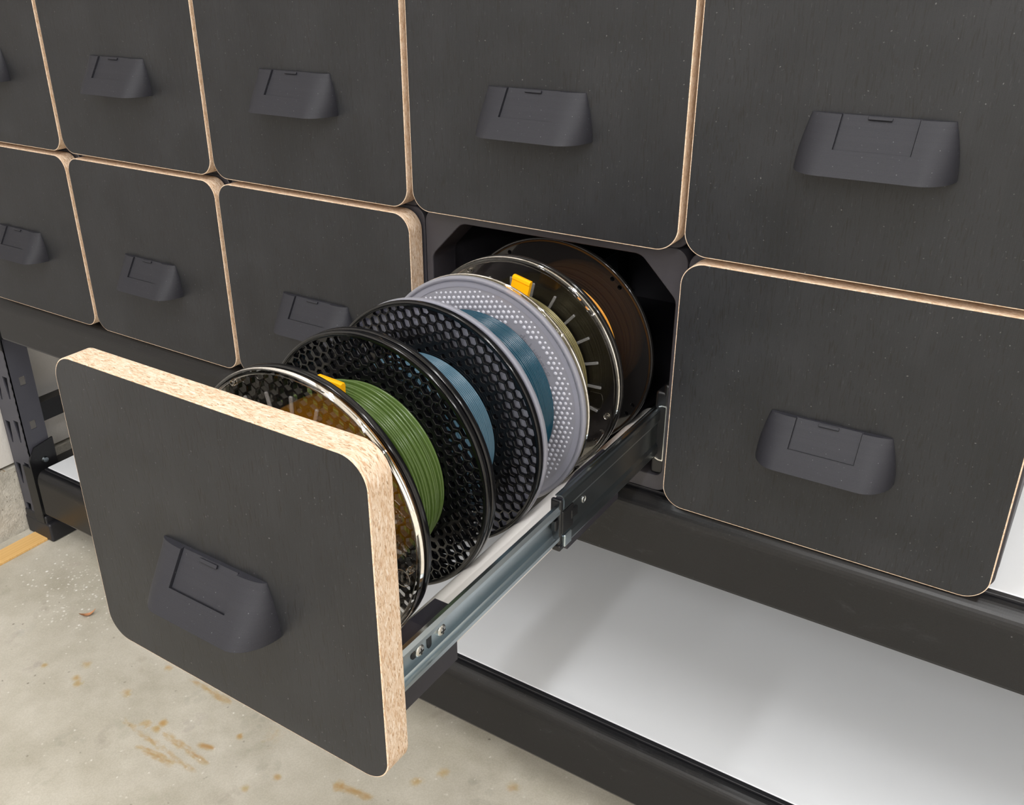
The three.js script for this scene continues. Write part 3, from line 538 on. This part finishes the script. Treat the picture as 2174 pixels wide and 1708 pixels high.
// 1: clear spool, amber filament, nearest the drawer front
{
  const o = thing('filament_spool', 'clear plastic spool of amber filament right behind the open drawer front', 'spool', [0, SPOOL_Y, B(0.0592)]);
  clearFlange(o, 0.0520, -1, 0.1, false);
  const f = clearFlange(o, 0.0010, 1, 1.1 * Math.PI / 180 * 0 + (88.6 * Math.PI / 180), true);
  part('hub', hub(0.003, 0.0520), M.clear, o);
  part('filament', up(windings({ z0: 0.0032, z1: 0.0516, R: 0.0640, s: 101, crown: 0.001 })), filament(0xf4ac00, 0.3), o, 'amber filament');
  eyelet(f, 0.0945, 120.3, 0.0030); eyelet(f, 0.0918, -7.4, 0.0030);
  // recycling triangle
  { const p = LOC(0.0835, 0.2), tri = []; for (let k = 0; k < 3; k++) { const a = 1.7 + k * Math.PI * 2 / 3, q = (r, d) => p(Math.cos(a + d) * r, Math.sin(a + d) * r); tri.push([q(0.0046, 0.35), q(0.0031, 0.95), q(0.0046, 1.55)], [q(0.0046, 0.35), q(0.0034, 0.30)], [q(0.0034, 0.30), q(0.0022, 1.0), q(0.0032, 1.6)], [q(0.0055, 1.55), q(0.0045, 1.86), q(0.0026, 1.62)]); } strokes(f, tri, 0.00028, 0.0032, 'recycling_mark'); }
  for (const [deg, r, words] of [[-14.7, 0.0857, ['18', '19', '20', '21', '22', '23']], [16.5, 0.0829, ['1', '2', '3', '4', '5', '6', '7', '8', '9', '10', '11', '12']]]) {   // moulded date clocks
    const p = LOC(r, deg), gs = [tubeRing(0.0062, 0.00025, ...p(0, 0), 0.0032, 36)];
    if (words.length > 8) gs.push(tubeRing(0.0036, 0.0002, ...p(0, 0), 0.0032, 30));
    words.forEach((w, k) => { const a = Math.PI / 2 - k / words.length * Math.PI * 2, t = new TextGeometry(w, { font, size: words.length > 8 ? 0.0013 : 0.0017, depth: 0.0004, curveSegments: 2, bevelEnabled: false }); t.computeBoundingBox(); t.translate(-t.boundingBox.max.x / 2, -t.boundingBox.max.y / 2, 0); t.rotateZ(a - Math.PI / 2); t.translate(...p(Math.cos(a) * 0.0048, Math.sin(a) * 0.0048), 0.0030); gs.push(t); });
    part('date_clock', up(merge(gs)), M.clearRim, f);
    strokes(f, [[p(-0.0004, -0.0026), p(-0.0004, 0.0022)], [p(0.0004, -0.0026), p(0.0004, 0.0022)], [p(-0.0011, -0.0018), p(0, -0.0031), p(0.0011, -0.0018)]], 0.0002, 0.0032, 'date_arrow');
  }
}
// 2, 3: black honeycomb spools
for (const [b0, b1, rot, label, wind, mat, note] of [
  [0.0606, 0.1335, 0.24, 'black honeycomb spool of green filament behind the clear amber spool', { R: 0.0650, crown: 0.0045, wob: 0.0011, cross: 0.9, loose: 0.30, pitch: 0.00195, s: 202 }, filament(0x4b602d, 0.24), 'moss green filament'],
  [0.1342, 0.2028, 0.0, 'black honeycomb spool of grey-blue filament between green and teal spools', { R: 0.0610, crown: 0.0022, wob: 0.00012, s: 303 }, filament(0x436274, 0.26), 'grey blue filament'],
]) {
  const w = b1 - b0, o = thing('filament_spool', label, 'spool', [0, SPOOL_Y, B(b1)], 'black honeycomb spools');
  honeyFlange(o, 0.0008, rot); honeyFlange(o, w - 0.0048, rot + 0.4);
  part('hub', hub(0.0046, w - 0.0048), M.blackAbs, o);
  part('filament', up(windings({ z0: 0.0048, z1: w - 0.0050, ...wind })), mat, o, note);
}
// 4: frosted spool with a field of round bumps
{
  const w = 0.0655, o = thing('filament_spool', 'frosted translucent spool of teal filament with bumpy flanges', 'spool', [0, SPOOL_Y, B(0.2690)]);
  const frost = (z, face, text) => {
    const f = part('flange', up(merge([ring(0.0275, 0.0965, z, z + 0.0020, 0.0003, 128), ring(0.0914, 0.0965, z + (face > 0 ? 0.0019 : -0.0005), z + (face > 0 ? 0.0025 : 0.0001), 0.0002, 128)])), M.frosted, o, 'frosted flange');
    part('rim', up(ring(0.0962, SR, z - 0.0012, z + 0.0034, 0.0014)), M.frosted, f);
    const gs = [], p = 0.00475, a0 = -48.5 * Math.PI / 180;
    for (let i = -46; i < 47; i++) for (let j = -46; j < 47; j++) {
      const u = (i + 0.5 * (j & 1)) * p, v = j * p * 0.866, x = u * Math.cos(a0) - v * Math.sin(a0), y = u * Math.sin(a0) + v * Math.cos(a0), r = Math.hypot(x, y), d = Math.atan2(y, x) * 180 / Math.PI;
      if (r < 0.062 || r > 0.0902 || (text && r < 0.0785 && d > 20 && d < 66)) continue;
      const q = Math.min(0.0016, 0.0009 + (0.0905 - r) * 0.09), g = new THREE.SphereGeometry(q, 10, 4, 0, Math.PI * 2, 0, Math.PI / 2); g.rotateX(Math.PI / 2); g.scale(1, 1, 0.62 * face); g.translate(x, y, face > 0 ? z + 0.0020 : z); gs.push(g);
    }
    const m = part('bump_field', up(merge(gs)), M.bump, f, 'grid of small round bumps'); m.userData.kind = 'stuff';
    if (text) {   // raised maker's name, read from the other side of the see-through flange
      const word = 'Bambu Lab', letters = []; let deg = 25.2;
      for (const ch of word) {
        if (ch === ' ') { deg += 2.2; continue; }
        const g = new TextGeometry(ch, { font, size: 0.0050, depth: 0.0006, curveSegments: 3, bevelEnabled: false }); g.computeBoundingBox(); const wd = g.boundingBox.max.x;
        g.scale(-1, 1, 1); const idx = [...Array(g.attributes.position.count).keys()].map(i => i - i % 3 + 2 - i % 3); if (!g.index) g.setIndex(idx);
        const step = (wd + 0.0009) / 0.0735 * 180 / Math.PI, mid = (deg + step / 2) * Math.PI / 180; deg += step;
        g.translate(wd / 2, 0, 0); g.rotateZ(mid - Math.PI / 2); g.translate(Math.cos(mid) * 0.0712, Math.sin(mid) * 0.0712, z + 0.0019); g.computeVertexNormals(); letters.push(g);
      }
      part('lettering', up(merge(letters)), M.frostedInk, f, 'raised maker name');
    }
  };
  frost(0.0012, 1, true); frost(w - 0.0046, -1, false);
  part('hub', hub(0.0034, w - 0.0048), M.frosted, o);
  part('filament', up(windings({ z0: 0.0036, z1: w - 0.0050, R: 0.0728, crown: 0.0016, wob: 0.00014, loose: 0.05, s: 404 })), filament(0x053c4f, 0.22), o, 'teal filament');
}
// 5: clear spool, olive-gold filament
{
  const o = thing('filament_spool', 'clear plastic spool of olive gold filament behind the frosted spool', 'spool', [0, SPOOL_Y, B(0.3275)]), w = 0.0575;
  clearFlange(o, w - 0.0036, -1, 0.1, false);
  const f = clearFlange(o, 0.0014, 1, 2.2 * Math.PI / 180, true);
  part('hub', hub(0.0034, w - 0.0036), M.blackAbs, o);
  part('filament', up(windings({ z0: 0.0036, z1: w - 0.0040, R: 0.0722, crown: 0.0006, wob: 0.0005, loose: 0.15, s: 505 })), filament(0x6b6340, 0.28, { metalness: 0.4 }), o, 'olive gold filament');
  eyelet(f, 0.0930, -12.7, 0.0034); eyelet(f, 0.0938, 118, 0.0034);
  const panel = [[0.0735, -2], [0.0845, -1.5], [0.0862, -5], [0.0862, -9], [0.0845, -11.5], [0.0735, -12]].map(([r, d]) => polar(r, d)); strokes(f, [panel], 0.0002, 0.0034, 'moulded_outline');
}
// 6: glossy black spool, orange filament, farthest in
{
  const w = 0.0640, o = thing('filament_spool', 'glossy black smooth spool of orange filament deepest in the drawer', 'spool', [0, SPOOL_Y, B(0.3930)]);
  for (const z of [0.0006, w - 0.0040]) {
    const s = new THREE.Shape(); s.absarc(0, 0, 0.0975, 0, Math.PI * 2); const h = new THREE.Path(); h.absarc(0, 0, 0.027, 0, Math.PI * 2); s.holes.push(h);
    for (const d of [52, 46, -26, -33, 120, 195]) { const [x, y] = polar(0.0925, d), e = new THREE.Path(); e.absarc(x, y, 0.0021, 0, Math.PI * 2); s.holes.push(e); }
    const f = part('flange', up(extrude(s, 0.0022, z, { curveSegments: 90 })), M.blackGloss, o, 'glossy black flange');
    part('rim', up(ring(0.0966, SR, z - 0.0004, z + 0.0036, 0.0011)), M.blackGloss, f);
  }
  part('hub', hub(0.0028, w - 0.0040), M.blackAbs, o);
  part('filament', up(windings({ z0: 0.0030, z1: w - 0.0042, R: 0.0658, crown: 0.001, wob: 0.0004, loose: 0.1, s: 606 })), filament(0xeea63c, 0.38), o, 'orange filament');
}
// yellow clips that hold the loose filament ends
function clip(label, pos, turn, wdt, hgt, reach = 0) {
  const o = thing('filament_clip', label, 'clip', pos, 'yellow filament clips'); o.rotation.z = turn;
  const prof = new THREE.Shape([[0, 0], [0.0034, 0], [0.0036, hgt - 0.004], [0.0044, hgt - 0.0026], [0.0042, hgt - 0.0006], [0.0028, hgt], [0.0008, hgt - 0.0003], [0, hgt - 0.002]].map(p => new THREE.Vector2(...p)));
  const g = extrude(prof, wdt, 0, { bevelEnabled: true, bevelSize: 0.0003, bevelThickness: 0.0004, bevelSegments: 2 }); g.rotateY(-Math.PI / 2); g.translate(wdt / 2, 0, 0); g.computeVertexNormals();
  part('tab', g, M.clip, o);
  if (reach) part('bridge', rbox(-wdt / 2 + 0.0006, wdt / 2 - 0.0006, hgt - 0.0145, hgt - 0.0118, 0.0025, reach, 0.0006), M.clip, o);
  part('foot', rbox(-wdt / 2 - 0.0006, wdt / 2 + 0.0010, 0, 0.0030, -0.0006, 0.0050, 0.0006), M.clip, o);
  return o;
}
{ const c = 0.1067, a = 76.5 * Math.PI / 180, r = 0.0738; clip('yellow plastic clip on the olive gold filament', [Math.cos(a) * r, Y0 + c + Math.sin(a) * r, B(0.3015)], a - Math.PI / 2, 0.0158, 0.0228, 0.0272); }
clip('yellow plastic clip on the green filament', [0.0015, Y0 + 0.1067 + 0.0690, B(0.0945)], -0.06, 0.0205, 0.0125);

// ------------------------------------------------------------------ small things on the floor
{
  const t = thing('wood_strip', 'flat pale pine strip on the floor beneath the rack post', 'wood strip', [-0.9395, 0, 0]);
  const g = uvBox(rbox(-0.0175, 0.0175, 0.0, 0.0045, -0.0095, 0.105, 0.0007)); part('strip', g, M.pine, t);
}
{
  const t = thing('dry_leaf', 'small curled brown leaf on the concrete floor', 'leaf', [-0.697, 0.0012, 0.0765]); const n = 14, pos = [], idx = [];
  for (let i = 0; i <= n; i++) { const f = i / n, w = 0.0032 * Math.sin(Math.PI * Math.pow(f, 0.8)) + 0.0001, x = (f - 0.5) * 0.024; for (const s of [-1, 0, 1]) pos.push(x, 0.0006 + Math.abs(s) * w * 0.5 + 0.004 * Math.pow(f - 0.5, 2) * 8, s * w); }
  for (let i = 0; i < n; i++) for (let k = 0; k < 2; k++) { const a = i * 3 + k, b = a + 1, c = a + 3, d = c + 1; idx.push(a, b, c, b, d, c); }
  const top = pos.length / 3; for (let i = 0; i < top; i++) pos.push(pos[i * 3], pos[i * 3 + 1] - 0.0003, pos[i * 3 + 2]); const m = idx.length; for (let i = 0; i < m; i += 3) idx.push(idx[i] + top, idx[i + 2] + top, idx[i + 1] + top);
  const g = new THREE.BufferGeometry(); g.setAttribute('position', new THREE.Float32BufferAttribute(pos, 3)); g.setIndex(idx); g.computeVertexNormals(); g.setAttribute('uv', new THREE.Float32BufferAttribute(new Float32Array(pos.length / 3 * 2), 2));
  part('blade', g, M.leaf, t); t.rotation.y = 1.12;
}
renderer.render(scene, camera);
